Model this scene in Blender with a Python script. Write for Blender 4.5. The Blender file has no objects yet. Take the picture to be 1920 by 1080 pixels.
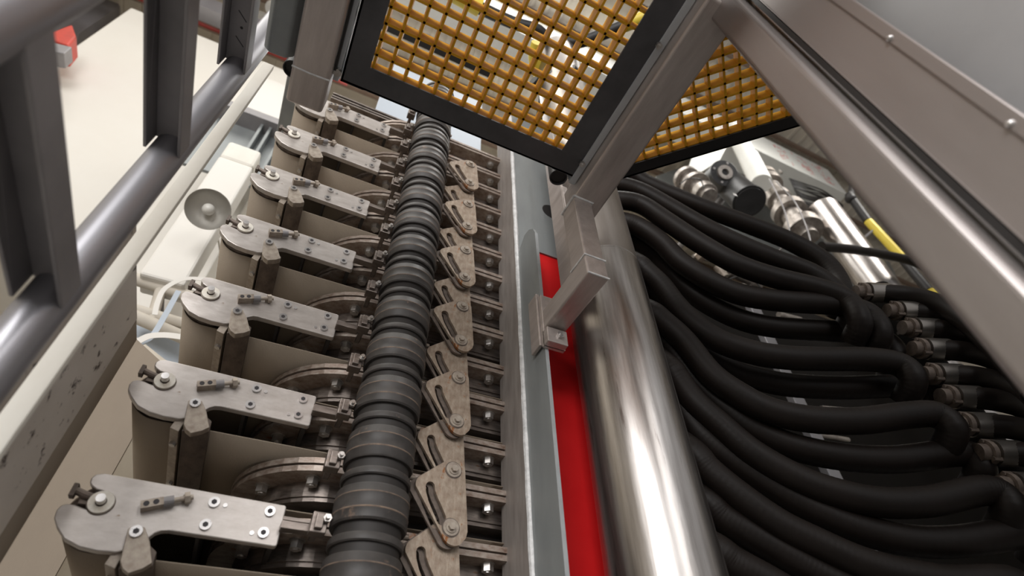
import bpy, math, random
from mathutils import Vector, Matrix
from mathutils.geometry import tessellate_polygon
random.seed(7)
S = bpy.context.scene
COL = S.collection
PI = math.pi

# ------------------------------------------------------------------ camera
# camera at the origin, X along the filter plates, Y away from the viewer, Z up; the floor is 1.6 m below
YAW, ELEV, ROLL, FPX = 0.47355199, 0.79050226, -0.03631775, 1008.69
fw = Vector((math.sin(YAW)*math.cos(ELEV), math.cos(YAW)*math.cos(ELEV), math.sin(ELEV)))
rt0 = Vector((math.cos(YAW), -math.sin(YAW), 0)); up0 = rt0.cross(fw)
rt = math.cos(ROLL)*rt0 + math.sin(ROLL)*up0
up = -math.sin(ROLL)*rt0 + math.cos(ROLL)*up0
cd = bpy.data.cameras.new('camera'); cam = bpy.data.objects.new('camera', cd); COL.objects.link(cam)
cam.matrix_world = Matrix((( rt.x, up.x, -fw.x, 0), (rt.y, up.y, -fw.y, 0), (rt.z, up.z, -fw.z, 0), (0, 0, 0, 1)))
cd.sensor_width = 36; cd.lens = 36*FPX/1920; cd.clip_start = 0.02; cd.clip_end = 100
cd.dof.use_dof = True; cd.dof.focus_distance = 2.3; cd.dof.aperture_fstop = 1.6
S.camera = cam

# ------------------------------------------------------------------ world and lights
w = bpy.data.worlds.new('world'); S.world = w; w.use_nodes = True
bg = w.node_tree.nodes['Background']; bg.inputs[0].default_value = (1.0, .985, .985, 1); bg.inputs[1].default_value = 0.40
def area(name, loc, target, sx, sy, power, col=(1, .97, .92)):
    l = bpy.data.lights.new(name, 'AREA'); l.shape = 'RECTANGLE'; l.size = sx; l.size_y = sy; l.energy = power; l.color = col
    o = bpy.data.objects.new(name, l); COL.objects.link(o); o.location = loc
    o.rotation_euler = (Vector(target)-Vector(loc)).to_track_quat('-Z', 'Y').to_euler(); return o
area('hall_window_light', (-3.4, -4.8, 3.6), (.6, 2.0, 1.6), 3.6, 4.2, 440, (1, .985, .975))
area('front_fill_light', (1.1, -4.8, 3.0), (-.2, 1.7, 1.2), 1.6, 3.0, 120, (1, .98, .965))  # added fill from the right for the scuffed column, no known window
area('roof_light', (-3.2, .3, 10.6), (-2.6, 2.2, 0), 5, 3.4, 250, (1, .98, .93))
rl_ = area('right_fill_light', (8.0, -2.0, 9.6), (6.4, 2.75, 7.4), 2, 2, 75); rl_.data.spread = math.radians(60)  # added lamp aimed at the white beam and valves to brighten them
area('mid_fill_light', (2.2, .6, 10.6), (.6, 1.4, 0), 3, 3, 240, (1, .98, .95))  # added overhead fill to brighten the scuffed column
area('rear_roof_light', (2.0, 4.5, 10.6), (2.0, 4.5, 0), 5, 3, 260, (1, .98, .93))
S.view_settings.view_transform = 'Standard'; S.view_settings.look = 'None'
S.view_settings.exposure = 0.0; S.view_settings.gamma = 1; S.view_settings.use_curve_mapping = False

# ------------------------------------------------------------------ helpers
def ray(x, y): return rt*((x-960)/FPX) - up*((y-540)/FPX) + fw
def aY(x, y, c): d = ray(x, y); return d*(c/d.y)
def aX(x, y, c): d = ray(x, y); return d*(c/d.x)
def aZ(x, y, c): d = ray(x, y); return d*(c/d.z)
HA, HB = Vector((1.45, 1.50, 0)), Vector((2.70, 1.00, 0))          # the upright plane the hoses hang in
HN = Vector((-(HB-HA).y, (HB-HA).x, 0)).normalized()
def aH(x, y, off=0):
    d = ray(x, y); return d*(((HA+HN*off).dot(HN))/d.dot(HN))

def tag(o, label=None, cat=None, group=None, kind=None):
    if label: o['label'] = label
    if cat: o['category'] = cat
    if group: o['group'] = group
    if kind: o['kind'] = kind
    return o
def empty(name, loc, label, cat, group=None):
    o = bpy.data.objects.new(name, None); COL.objects.link(o); o.location = loc; o.empty_display_size = .05
    return tag(o, label, cat, group)
def copy_tree(o, parent=None):
    c = o.copy(); COL.objects.link(c)
    if parent: c.parent = parent
    for ch in list(o.children): copy_tree(ch, c)
    return c

class MB:
    def __init__(s): s.v = []; s.f = []; s.sm = []; s.mi = []; s.cur = 0
    def add(s, vs, fs, smooth=False):
        b = len(s.v); s.v += [tuple(p) for p in vs]
        for f in fs: s.f.append(tuple(b+i for i in f)); s.sm.append(smooth); s.mi.append(s.cur)
        return s
    def box(s, x0, x1, y0, y1, z0, z1):
        vs = [(x, y, z) for x in (x0, x1) for y in (y0, y1) for z in (z0, z1)]
        return s.add(vs, [(0, 1, 3, 2), (4, 6, 7, 5), (0, 4, 5, 1), (2, 3, 7, 6), (0, 2, 6, 4), (1, 5, 7, 3)])
    def bar(s, p, q, wd, ht, upv=(0, 0, 1)):                       # rectangular bar from p to q
        p, q = Vector(p), Vector(q); d = (q-p).normalized(); a = d.cross(Vector(upv)).normalized(); b = a.cross(d).normalized()
        vs = [e + a*(i*wd/2) + b*(j*ht/2) for e in (p, q) for i in (-1, 1) for j in (-1, 1)]
        return s.add(vs, [(0, 1, 3, 2), (4, 6, 7, 5), (0, 4, 5, 1), (2, 3, 7, 6), (0, 2, 6, 4), (1, 5, 7, 3)])
    def prism(s, pts, axis, lo, hi, holes=(), smooth=False):         # extrude a 2D outline along an axis
        def P(a, b, c): return {'x': (c, a, b), 'y': (a, c, b), 'z': (a, b, c)}[axis]
        loops = [list(pts)] + [list(h) for h in holes]
        flat = [p for l in loops for p in l]; n = len(flat)
        tri = tessellate_polygon([[Vector((p[0], p[1], 0)) for p in l] for l in loops])
        vs = [P(p[0], p[1], lo) for p in flat] + [P(p[0], p[1], hi) for p in flat]
        fs = [tuple(t) for t in tri] + [tuple(i+n for i in reversed(t)) for t in tri]
        b0 = len(s.v); s.add(vs, fs)
        k = 0
        for l in loops:
            m = len(l)
            for i in range(m):
                a, b = b0+k+i, b0+k+(i+1) % m
                s.f.append((a, b, b+n, a+n)); s.sm.append(smooth); s.mi.append(s.cur)
            k += m
        return s
    def cyl(s, p, q, r, n=20, r2=None, caps=True, smooth=True, phase=0):
        p, q = Vector(p), Vector(q); d = (q-p).normalized(); r2 = r if r2 is None else r2
        a = d.orthogonal().normalized(); b = d.cross(a)
        vs = []
        for e, rr in ((p, r), (q, r2)):
            for i in range(n):
                t = 2*PI*i/n+phase; vs.append(e + a*(rr*math.cos(t)) + b*(rr*math.sin(t)))
        s.add(vs, [(i, (i+1) % n, n+(i+1) % n, n+i) for i in range(n)], smooth)
        if caps:
            s.add(vs[:n], [tuple(reversed(range(n)))]); s.add(vs[n:], [tuple(range(n))])
        return s
    def ring(s, p, q, ro, ri, n=28):                                # a tube wall with open middle
        p, q = Vector(p), Vector(q)
        s.cyl(p, q, ro, n, caps=False); s.cyl(q, p, ri, n, caps=False)
        d = (q-p).normalized(); a = d.orthogonal().normalized(); b = d.cross(a)
        for e in (p, q):
            vs = [e + (a*math.cos(2*PI*i/n) + b*math.sin(2*PI*i/n))*rr for rr in (ro, ri) for i in range(n)]
            s.add(vs, [(i, (i+1) % n, n+(i+1) % n, n+i) for i in range(n)])
        return s
    def lathe(s, prof, p=(0, 0, 0), axis=(0, 0, 1), n=32, smooth=True):
        p = Vector(p); d = Vector(axis).normalized(); a = d.orthogonal().normalized(); b = d.cross(a)
        vs = [p + d*h + (a*math.cos(2*PI*i/n) + b*math.sin(2*PI*i/n))*r for (r, h) in prof for i in range(n)]
        fs = [(k*n+i, k*n+(i+1) % n, (k+1)*n+(i+1) % n, (k+1)*n+i) for k in range(len(prof)-1) for i in range(n)]
        return s.add(vs, fs, smooth)
    def tube(s, pts, r, n=16, caps=True):
        pts = [Vector(p) for p in pts]; N = len(pts)
        tang = [(pts[min(i+1, N-1)]-pts[max(i-1, 0)]).normalized() for i in range(N)]
        a = tang[0].orthogonal().normalized(); vs = []
        for i in range(N):
            a = (a - tang[i]*a.dot(tang[i])).normalized(); b = tang[i].cross(a)
            rr = r[i] if isinstance(r, (list, tuple)) else r
            for k in range(n):
                t = 2*PI*k/n; vs.append(pts[i] + a*(rr*math.cos(t)) + b*(rr*math.sin(t)))
        s.add(vs, [(j*n+i, j*n+(i+1) % n, (j+1)*n+(i+1) % n, (j+1)*n+i) for j in range(N-1) for i in range(n)], True)
        if caps: s.add(vs[:n], [tuple(reversed(range(n)))]); s.add(vs[-n:], [tuple(range(n))])
        return s
    def hexn(s, p, axis, r, h, phase=0.3):
        p = Vector(p); return s.cyl(p, p+Vector(axis).normalized()*h, r, 6, smooth=False, phase=phase)
    def sphere(s, c, r, n=12, m=8, sc=(1, 1, 1)):
        c = Vector(c)
        vs = [c + Vector((r*sc[0]*math.sin(PI*j/m)*math.cos(2*PI*i/n), r*sc[1]*math.sin(PI*j/m)*math.sin(2*PI*i/n), r*sc[2]*math.cos(PI*j/m))) for j in range(m+1) for i in range(n)]
        return s.add(vs, [(j*n+i, j*n+(i+1) % n, (j+1)*n+(i+1) % n, (j+1)*n+i) for j in range(m) for i in range(n)], True)
    def build(s, name, mats, parent=None, bev=0, seg=2):
        me = bpy.data.meshes.new(name)
        org = Vector((0, 0, 0))
        if parent is not None:
            q = parent
            while q: org += q.location; q = q.parent
        me.from_pydata([tuple(Vector(v)-org) for v in s.v], [], s.f)
        if not isinstance(mats, (list, tuple)): mats = [mats]
        for m in mats: me.materials.append(m)
        me.polygons.foreach_set('use_smooth', s.sm); me.polygons.foreach_set('material_index', s.mi); me.update()
        import bmesh
        bm = bmesh.new(); bm.from_mesh(me); bmesh.ops.remove_doubles(bm, verts=bm.verts, dist=1e-5)
        bmesh.ops.recalc_face_normals(bm, faces=bm.faces); 
        for e in bm.edges:
            if len(e.link_faces) == 2 and e.calc_face_angle(0) > .6: e.smooth = False
        bm.to_mesh(me); bm.free()
        o = bpy.data.objects.new(name, me); COL.objects.link(o)
        if parent is not None: o.parent = parent
        if bev:
            b = o.modifiers.new('bevel', 'BEVEL'); b.width = bev; b.segments = seg; b.limit_method = 'ANGLE'; b.angle_limit = math.radians(38)
            b.harden_normals = False
        return o
def spline(pts, k=8):
    pts = [Vector(p) for p in pts]; P = [2*pts[0]-pts[1]] + pts + [2*pts[-1]-pts[-2]]; out = []
    for i in range(1, len(P)-2):
        for j in range(k):
            t = j/k; a, b, c, d = P[i-1], P[i], P[i+1], P[i+2]
            out.append(.5*((2*b)+(c-a)*t+(2*a-5*b+4*c-d)*t*t+(3*b-a-3*c+d)*t**3))
    return out+[pts[-1]]
def rrect(x0, x1, y0, y1, r, n=10):
    o = []
    for cx, cy, a0 in ((x1-r, y0+r, -PI/2), (x1-r, y1-r, 0), (x0+r, y1-r, PI/2), (x0+r, y0+r, PI)):
        for i in range(n+1): a = a0+PI/2*i/n; o.append((cx+r*math.cos(a), cy+r*math.sin(a)))
    return o

# ------------------------------------------------------------------ materials
def mat(name, col, rough=.5, metal=0.0, col2=None, scale=6, stretch=(1, 1, 1), amt=.6, bump=0.0, bscale=40, spots=None, spot_scale=9, spot_thr=.62, emit=0, rvar=.12, spec=.5):
    m = bpy.data.materials.new(name); m.use_nodes = True; nt = m.node_tree; N = nt.nodes; L = nt.links
    b = N['Principled BSDF']; b.inputs['Roughness'].default_value = rough; b.inputs['Metallic'].default_value = metal
    b.inputs['Specular IOR Level'].default_value = spec
    tc = N.new('ShaderNodeTexCoord'); mp = N.new('ShaderNodeMapping'); L.new(tc.outputs['Object'], mp.inputs[0]); mp.inputs['Scale'].default_value = stretch
    nz = N.new('ShaderNodeTexNoise'); nz.inputs['Scale'].default_value = scale; nz.inputs['Detail'].default_value = 6; nz.inputs['Roughness'].default_value = .65; L.new(mp.outputs[0], nz.inputs[0])
    cr = N.new('ShaderNodeValToRGB'); L.new(nz.outputs[0], cr.inputs[0]); cr.color_ramp.elements[0].position = .5-.25*amt-.02; cr.color_ramp.elements[1].position = .5+.25*amt
    c2 = col2 or tuple(c*.72 for c in col)
    cr.color_ramp.elements[0].color = (*c2, 1); cr.color_ramp.elements[1].color = (*col, 1)
    out = cr.outputs[0]
    if spots:
        n2 = N.new('ShaderNodeTexNoise'); n2.inputs['Scale'].default_value = spot_scale; n2.inputs['Detail'].default_value = 8; n2.inputs['Roughness'].default_value = .7; L.new(mp.outputs[0], n2.inputs[0])
        r2 = N.new('ShaderNodeValToRGB'); L.new(n2.outputs[0], r2.inputs[0]); r2.color_ramp.elements[0].position = spot_thr; r2.color_ramp.elements[1].position = spot_thr+.06
        r2.color_ramp.elements[0].color = (0, 0, 0, 1); r2.color_ramp.elements[1].color = (1, 1, 1, 1)
        mx = N.new('ShaderNodeMix'); mx.data_type = 'RGBA'; L.new(r2.outputs[0], mx.inputs[0]); L.new(out, mx.inputs[6]); mx.inputs[7].default_value = (*spots, 1); out = mx.outputs[2]
    L.new(out, b.inputs['Base Color'])
    mr = N.new('ShaderNodeMapRange'); L.new(nz.outputs[0], mr.inputs[0]); mr.inputs[3].default_value = max(.02, rough-rvar); mr.inputs[4].default_value = min(1, rough+rvar); L.new(mr.outputs[0], b.inputs['Roughness'])
    if bump:
        n3 = N.new('ShaderNodeTexNoise'); n3.inputs['Scale'].default_value = bscale; n3.inputs['Detail'].default_value = 4; L.new(mp.outputs[0], n3.inputs[0])
        bp = N.new('ShaderNodeBump'); bp.inputs['Strength'].default_value = bump; bp.inputs['Distance'].default_value = .004; L.new(n3.outputs[0], bp.inputs['Height']); L.new(bp.outputs[0], b.inputs['Normal'])
    if emit: b.inputs['Emission Color'].default_value = (1, .95, .85, 1); b.inputs['Emission Strength'].default_value = emit
    return m
M = {
 'plate':   mat('brushed bracket steel', (.62, .58, .55), .40, .5, (.40, .36, .33), 14, (.8, 1, 2.0), 1, .12, 40, spots=(.26, .18, .12), spot_scale=22, spot_thr=.64),
 'frame':   mat('worn frame steel', (.33, .285, .255), .38, .8, (.12, .10, .088), 24, (.6, 1, 3), .9, .15, 60, spots=(.17, .08, .04), spot_scale=7, spot_thr=.66),
 'lip':     mat('rusty frame lip steel', (.50, .44, .39), .45, .6, (.20, .13, .095), 34, (.7, 1, 1.5), .8, .2, 70, spots=(.30, .12, .04), spot_scale=13, spot_thr=.63),
 'core':    mat('shaded chamber plate', (.018, .015, .014), .6, 0, (.03, .026, .025)),
 'cloth':   mat('filter cloth', (.36, .30, .235), .92, 0, (.30, .25, .195), 3, (1, .4, 1), 1, .25, 260, spec=.1),
 'clamp':   mat('stained clamp steel', (.52, .46, .39), .5, .4, (.25, .20, .16), 30, (1, 1, 1), .9, .2, 50, spots=(.14, .09, .06), spot_scale=14, spot_thr=.64),
 'darkbar': mat('grimy and shaded bar steel', (.23, .185, .155), .55, .4, (.08, .062, .052), 30, (1, .5, 1), .9, .3, 70),
 'screw':   mat('bright screw steel', (.72, .70, .69), .3, .85),
 'socket':  mat('screw recess', (.04, .035, .04), .6, 0),
 'nut':     mat('nut steel', (.62, .60, .58), .32, .85, (.40, .37, .34), 20),
 'washer':  mat('pale washer', (.86, .83, .76), .45, 0, (.66, .60, .50), 30),
 'rubber':  mat('black ribbed rubber sleeve', (.064, .057, .053), .50, 0, (.026, .023, .022), 16, (1, 1, 1), .9, .1, 60, spots=(.15, .105, .08), spot_scale=14, spot_thr=.63),
 'ringdirt':mat('sleeve seam dirt', (.30, .215, .155), .8, 0, (.07, .055, .05), 25, (1, 1, 1), .8),
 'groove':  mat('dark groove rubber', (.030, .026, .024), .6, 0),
 'link':    mat('rust stained link plate', (.50, .42, .335), .48, .4, (.22, .15, .105), 26, (1.8, 1, 1), .9, .2, 90, spots=(.30, .11, .03), spot_scale=11, spot_thr=.57),
 'linkrim': mat('link slot rim', (.52, .47, .43), .5, .5, (.28, .22, .18), 22, (1, 1, 1), .9, .35, 60),
 'colside': mat('warm worn column side', (.42, .38, .35), .6, .3, (.27, .235, .215), 9, (3, 3, .5), .9, spots=(.14, .11, .10), spot_scale=2.5, spot_thr=.66),
 'colgrey': mat('grey green painted steel', (.30, .32, .32), .42, .15, (.22, .235, .24), 3, (2, 2, .6), .9),
 'finedge': mat('lighter fin edge grey', (.42, .44, .45), .45, .2),
 'weld':    mat('weld bead', (.80, .80, .80), .5, .1, (.50, .50, .50), 40, (1, 1, 1), .8, .9, 60),
 'red':     mat('red painted steel', (.78, .016, .018), .5, 0, (.68, .012, .014), 3, spec=.3),
 'pipe':    mat('polished stainless pipe', (.68, .65, .63), .31, 1.0, (.30, .27, .25), 7, (3, 3, .2), .9, .12, 16, spots=(.24, .20, .18), spot_scale=6, spot_thr=.61, rvar=.10),
 'pipe_shade':   mat('dull shaded stainless pipe', (.46, .42, .39), .36, .95, (.30, .265, .24), 3.2, (2.4, 2.4, .3), .9, .1, 16, rvar=.1),
 'tube':    mat('stainless square tube', (.60, .54, .51), .40, .55, (.42, .37, .345), 9, (2.5, .4, 2.5), .9, .1, 80),
 'tube2':   mat('near stainless tube', (.40, .37, .36), .42, .8, (.31, .28, .27), 2.5, (2, 2, .35), .9),
 'panel':   mat('near stainless panel', (.38, .345, .335), .45, .7, (.31, .28, .27), 2.0, (2, 2, .3), .9),
 'sheetgrey':    mat('light grey sheet', (.40, .40, .405), .5, .3, (.34, .34, .35), 1.6, (1, 1, 1), .9),
 'dark':    mat('dark grey painted frame', (.085, .083, .088), .45, 0, (.050, .049, .053), 5),
 'darkl':   mat('mid grey flange', (.50, .52, .54), .42, .1, (.43, .45, .47), 5),
 'black':   mat('black paint and gap shade', (.015, .013, .013), .5, 0),
 'yellow':  mat('ochre fibreglass grating', (.72, .37, .025), .55, 0, (.60, .28, .016), 5, bump=.1, bscale=30, spec=.15),
 'lgrey':   mat('grey galvanised channel', (.34, .325, .33), .5, .3, (.22, .21, .215), 4, (1, 1, 1), .9),
 'lpipe':   mat('grey satin pipe', (.36, .355, .38), .38, .6, (.29, .285, .305), 3, (1, 1, .4), .9),
 'cream':   mat('cream painted timber white', (.88, .86, .79), .6, 0, (.68, .63, .54), 2.2, (1, 1, .5), .9, spots=(.40, .24, .10), spot_scale=2.4, spot_thr=.74),
 'stained': mat('chipped beige paint', (.66, .61, .56), .40, 0, (.54, .49, .44), 2, (1, 1, 1), .9, spots=(.045, .03, .028), spot_scale=17, spot_thr=.585),
 'beige':   mat('beige woven sheet', (.33, .275, .215), .85, 0, (.28, .23, .18), 3, (1, 1, .4), .9, .2, 200),
 'cream2':  mat('pale beige woven sheet', (.85, .78, .66), .85, 0, (.76, .69, .58), 2, (1, 1, .4), .9, .1, 150),
 'white':   mat('white painted cabinet', (.84, .81, .76), .6, 0, (.80, .77, .71), 1.2, (1, 1, 1), .9),
 'whited':  mat('white cabinet with scuffs', (.82, .79, .73), .6, 0, (.78, .74, .67), 1.2, (1, 1, 1), .9, spots=(.42, .34, .24), spot_scale=3.2, spot_thr=.68),
 'bluesh':  mat('pale blue grey head beam', (.50, .56, .63), .5, .1, (.45, .50, .56), 2),
 'hose':    mat('dull black hose', (.014, .0098, .0080), .5, 0, (.008, .0058, .0048), 6, (1, 1, 1), .9, .1, 90, spots=(.032, .021, .015), spot_scale=9, spot_thr=.68, spec=.22),
 'ferrule': mat('hose ferrule steel', (.36, .335, .31), .3, .9, (.34, .31, .28), 8),
 'backshade':   mat('shade dark machine casing', (.012, .0105, .0095), .75, 0, (.008, .007, .006), 2.5, (1, 1, 1), .9, spec=.04),
 'roof':    mat('beige roof sheeting', (.66, .61, .53), .7, 0, (.53, .48, .40), .6),
 'girt':    mat('brown roof purlin', (.22, .15, .11), .6, 0),
 'redline': mat('red sprinkler pipe', (.42, .05, .04), .5, 0),
 'concrete':mat('concrete floor', (.28, .27, .26), .8, 0, (.22, .21, .20), 1),
 'ypaint':  mat('yellow pole sleeve', (.80, .62, .07), .45, 0, (.72, .55, .06), 4),
 'castgrey':mat('black valve actuator', (.030, .029, .030), .42, 0, (.02, .02, .02)),
 'steelb':  mat('cast stainless valve', (.52, .48, .44), .42, .7, (.20, .17, .15), 14, (1, 1, 1), .9, .2, 30),
 'boxwhite':mat('white box beam paint', (.80, .80, .76), .5, 0, (.74, .74, .70), 2),
 'redmark': mat('red film lettering', (.72, .05, .04), .6, 0, (.70, .12, .10), 14, amt=.5),
 'lampin':  mat('aluminium lamp reflector', (.60, .58, .54), .42, .7, (.52, .50, .46), 6),
 'bulb':    mat('frosted bulb glass', (.82, .80, .74), .35, 0),
 'cyan':    mat('cyan sticker', (.10, .45, .62), .5, 0),
 'orange':  mat('red plastic guard', (.62, .06, .035), .45, 0),
 'marker':  mat('marker pen', (.03, .03, .035), .7, 0),
}

P = .404           # height of one filter plate
# ------------------------------------------------------------------ hall
def struct(name, mb, m): o = mb.build(name, m); tag(o, kind='structure'); return o
struct('floor', MB().box(-7, 16, -7, 8, -1.7, -1.6), M['concrete'])
struct('wall_back', MB().box(-7, 16, 8, 8.2, -1.6, 11), M['roof'])
struct('wall_left', MB().box(-7.2, -7, -7, 8, -1.6, 11), M['roof'])
struct('wall_right', MB().box(16, 16.2, -7, 8, -1.6, 11), M['roof'])
rf = MB().box(-7, 16, -7, 8, 11, 11.1)
for i in range(76): rf.box(-7+i*.3, -7+i*.3+.07, -7, 8, 10.965, 11)
struct('ceiling', rf, M['roof'])
for k in range(11):
    o = MB().box(-7, 16, -2+k*.95, -2+k*.95+.07, 10.72, 10.9).build('roof_purlin', M['girt']); tag(o, kind='structure')
for k, yy in enumerate((3.5, 4.5, 5.5)):
    o = MB().cyl((-7, yy, 10.55), (-.7, yy, 10.55), .035, 10).build('sprinkler_pipe', M['redline'])
    tag(o, ['red sprinkler pipe under the roof, nearest of the three', 'red sprinkler pipe under the roof, middle of the three', 'red sprinkler pipe under the roof, farthest of the three'][k], 'pipe', 'sprinkler pipes under the roof')
o = MB().box(-7, 16, 4.7, 4.95, 9.6, 10.0).build('crane_rail', M['lpipe']); tag(o, 'grey crane rail running under the beige roof', 'rail')

# ------------------------------------------------------------------ filter plate prototype (lowest one, index -1 .. 6 stacked by P)
X0, X1, YB0, YB1, RC = -.08, 1.66, 1.825, 3.0, .34
def frame_row(name, zn, parent):
    m = MB()
    m.cur = 1
    m.prism(rrect(X0, X1, YB0, YB1, RC), 'z', zn+.038, zn+.058)
    m.prism(rrect(X0+.004, X1-.004, YB0+.004, YB1-.004, RC), 'z', zn+.012, zn+.032)
    m.cur = 0
    m.prism(rrect(X0+.015, X1-.015, YB0+.015, YB1-.015, RC-.01), 'z', zn+.031, zn+.039)
    m.prism(rrect(X0+.085, X1-.085, YB0+.085, YB1-.085, RC-.07), 'z', zn-.040, zn+.013)
    m.prism(rrect(X0+.092, X1-.092, YB0+.092, YB1-.092, RC-.075), 'z', zn-.055, zn-.038)
    fr = m.build(name, [M['frame'], M['lip']], parent)
    # hanging nuts along the front, around the near left corner
    spots = [(X0+RC+.05+i*.30, YB0+.05) for i in range(5)]
    spots[1] = (.50, YB0+.05); spots[2] = (.823, YB0+.05); spots[3] = (1.12, YB0+.05); spots[4] = (1.38, YB0+.05)
    spots[0] = (.17, YB0+.075); spots.append((0.02, YB0+.20))
    for x, y in spots:
        n = MB(); n.hexn((x, y, zn+.012), (0, 0, -1), .0215, .028); n.cyl((x, y, zn-.016), (x, y, zn-.020), .012, 10)
        n.cyl((x, y, zn+.0125), (x, y, zn+.009), .026, 16)
        n.build('nut', M['nut'], fr)
    return fr
def clamp_pts(): return [(-.278, .600), (-.262, .612), (-.240, .608), (-.215, .575), (-.189, .524), (-.205, .508), (-.232, .493), (-.250, .503), (-.262, .519)]
OUT = [(-.216, .606), (-.228, .588), (-.250, .560), (-.285, .547), (-.328, .545), (-.371, .550), (-.410, .564), (-.442, .593), (-.456, .612), (-.460, .632),
       (-.456, .646), (-.445, .651), (-.426, .651), (-.400, .645), (-.380, .642), (-.355, .648), (-.342, .664), (-.352, .684), (-.378, .697), (-.398, .699), (-.412, .706), (-.422, .716), (-.424, .728), (-.418, .740), (-.400, .746),
       (-.378, .746), (.098, .736), (.104, .731), (.107, .618), (.102, .6125), (-.186, .618), (-.202, .615)]
def screw(x, z, y, r, parent):
    m = MB(); m.cyl((x, y, z), (x, y-.008, z), r, 20); m.cur = 1; m.cyl((x, y-.0075, z), (x, y-.0085, z), r*.52, 6, smooth=False)
    m.cur = 0; return m.build('screw', [M['screw'], M['socket']], parent)
def make_plate(label):
    t = empty('filter_plate', (0, 1.8, .6), label, 'filter plate', 'filter plates stacked in the press')
    frame_row('lower_frame', .662, t); frame_row('upper_frame', .872, t)
    # chamber core between the frames, near black to paint the shade in the gaps
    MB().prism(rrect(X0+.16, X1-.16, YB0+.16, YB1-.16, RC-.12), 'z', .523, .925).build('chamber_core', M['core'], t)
    # end bracket
    br = MB().prism(OUT, 'y', 1.800, 1.826).build('end_bracket', M['plate'], t, bev=.003)
    for x, z in ((-.099, .711), (-.100, .645), (.060, .709), (.059, .645)): screw(x, z, 1.80, .0155, br)
    m = MB(); m.cyl((-.067, 1.8, .708), (-.067, 1.797, .708), .0065, 12); m.cyl((.028, 1.8, .641), (.028, 1.797, .641), .0065, 12); m.build('dowel_pin', M['screw'], br)
    # bracket on the far side and the cross bars between the two
    MB().prism(OUT, 'y', 2.98, 3.0).build('rear_bracket', M['plate'], t, bev=.003)
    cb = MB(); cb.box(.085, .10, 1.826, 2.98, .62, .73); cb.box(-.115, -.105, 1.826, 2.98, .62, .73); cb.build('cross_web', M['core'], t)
    # roller with its washer, bolt and tensioner
    rc = (-.355, .648)
    MB().cyl((rc[0], 1.835, rc[1]), (rc[0], 2.97, rc[1]), .088, 40).build('roller', M['darkbar'], t)  # dark steel picked so the bracket slot reads as a shaded interior
    MB().cyl((-.371, 1.7995, .664), (-.371, 1.7975, .664), .033, 28).build('washer_dark_disc', M['darkbar'], t)  # dark disc behind the washer, filling its hole
    ws = MB().ring((-.371, 1.798, .665), (-.371, 1.790, .665), .0305, .0135, 28).build('roller_washer', M['washer'], t)
    MB().cyl((-.371, 1.79, .665), (-.371, 1.776, .665), .0085, 12).cyl((-.371, 1.784, .665), (-.371, 1.762, .665), .0115, 20).build('roller_bolt', M['screw'], ws)
    m = MB(); m.tube([(-.375, 1.80, .672), (-.415, 1.80, .680), (-.448, 1.80, .690)], .010, 10); m.box(-.452, -.440, 1.79, 1.815, .670, .705); m.box(-.425, -.385, 1.806, 1.822, .658, .690)
    m.build('tensioner_rod', M['darkbar'], t, bev=.001)
    # cloth looped round the roller: upper run, nose, lower run (one thickness of cloth)
    out, inn = [], []
    out.append((1.40, .745)); inn.append((1.40, .742))
    for i in range(25):
        a = PI/2 + PI*i/24; c, s_ = math.cos(a), math.sin(a)
        out.append((rc[0]+.098*c, rc[1]+.0965*s_)); inn.append((rc[0]+.095*c, rc[1]+.0935*s_))
    out.append((-.20, .5515)); out.append((1.40, .5515)); inn.append((-.20, .5545)); inn.append((1.40, .5545))
    c = MB(); nn = len(out); ys = [1.852, 2.2, 2.6, 2.96]
    vs = [(p[0], y, p[1]) for y in ys for p in out] ; fs = [(j*nn+i, j*nn+i+1, (j+1)*nn+i+1, (j+1)*nn+i) for j in range(3) for i in range(nn-1)]
    c.add(vs, fs, True)
    cl = c.build('cloth', M['cloth'], t)
    so = cl.modifiers.new('thickness', 'SOLIDIFY'); so.thickness = .004
    # clamp with scraper bars running back
    k = MB().prism(clamp_pts(), 'y', 1.772, 1.800).build('scraper_clamp', M['clamp'], t, bev=.002)
    screw(-.256, .594, 1.772, .0155, k)
    m = MB(); m.prism([(-.262, .508), (-.188, .524), (-.192, .560), (-.215, .575), (-.262, .560)], 'y', 1.800, 2.95); m.build('scraper_bar', M['darkbar'], t, bev=.002)
    m = MB(); m.prism([(-.300, .520), (-.272, .512), (-.266, .560), (-.292, .566)], 'y', 1.815, 2.95); m.build('scraper_rail', M['clamp'], t, bev=.002)
    for yy in (1.90, 2.2, 2.6): MB().hexn((-.284, yy, .516), (-.2, 0, -1), .011, .012).build('scraper_bolt', M['nut'], t)
    # proximity block with its threaded rod, standing off the bracket and tilted
    def tl(u, v): a = math.radians(22); return (-.275+u*math.cos(a)-v*math.sin(a), .664+u*math.sin(a)+v*math.cos(a))
    m = MB(); q = [tl(0, -.011), tl(.055, -.011), tl(.055, .011), tl(0, .011)]; m.prism(q, 'y', 1.768, 1.80)
    m.cur = 1
    for u in (.014, .037): x, z = tl(u, 0); m.cyl((x, 1.7685, z), (x, 1.7672, z), .0075, 14)
    sb = m.build('sensor_block', [M['clamp'], M['socket']], t)
    m = MB(); a, b = tl(.054, 0), tl(.080, 0); m.cyl((a[0], 1.783, a[1]), (b[0], 1.783, b[1]), .0145, 16); m.build('collar', M['lgrey'], sb)
    m = MB(); a, b = tl(.078, 0), tl(.128, 0); m.cyl((a[0], 1.783, a[1]), (b[0], 1.783, b[1]), .0072, 12)
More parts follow.
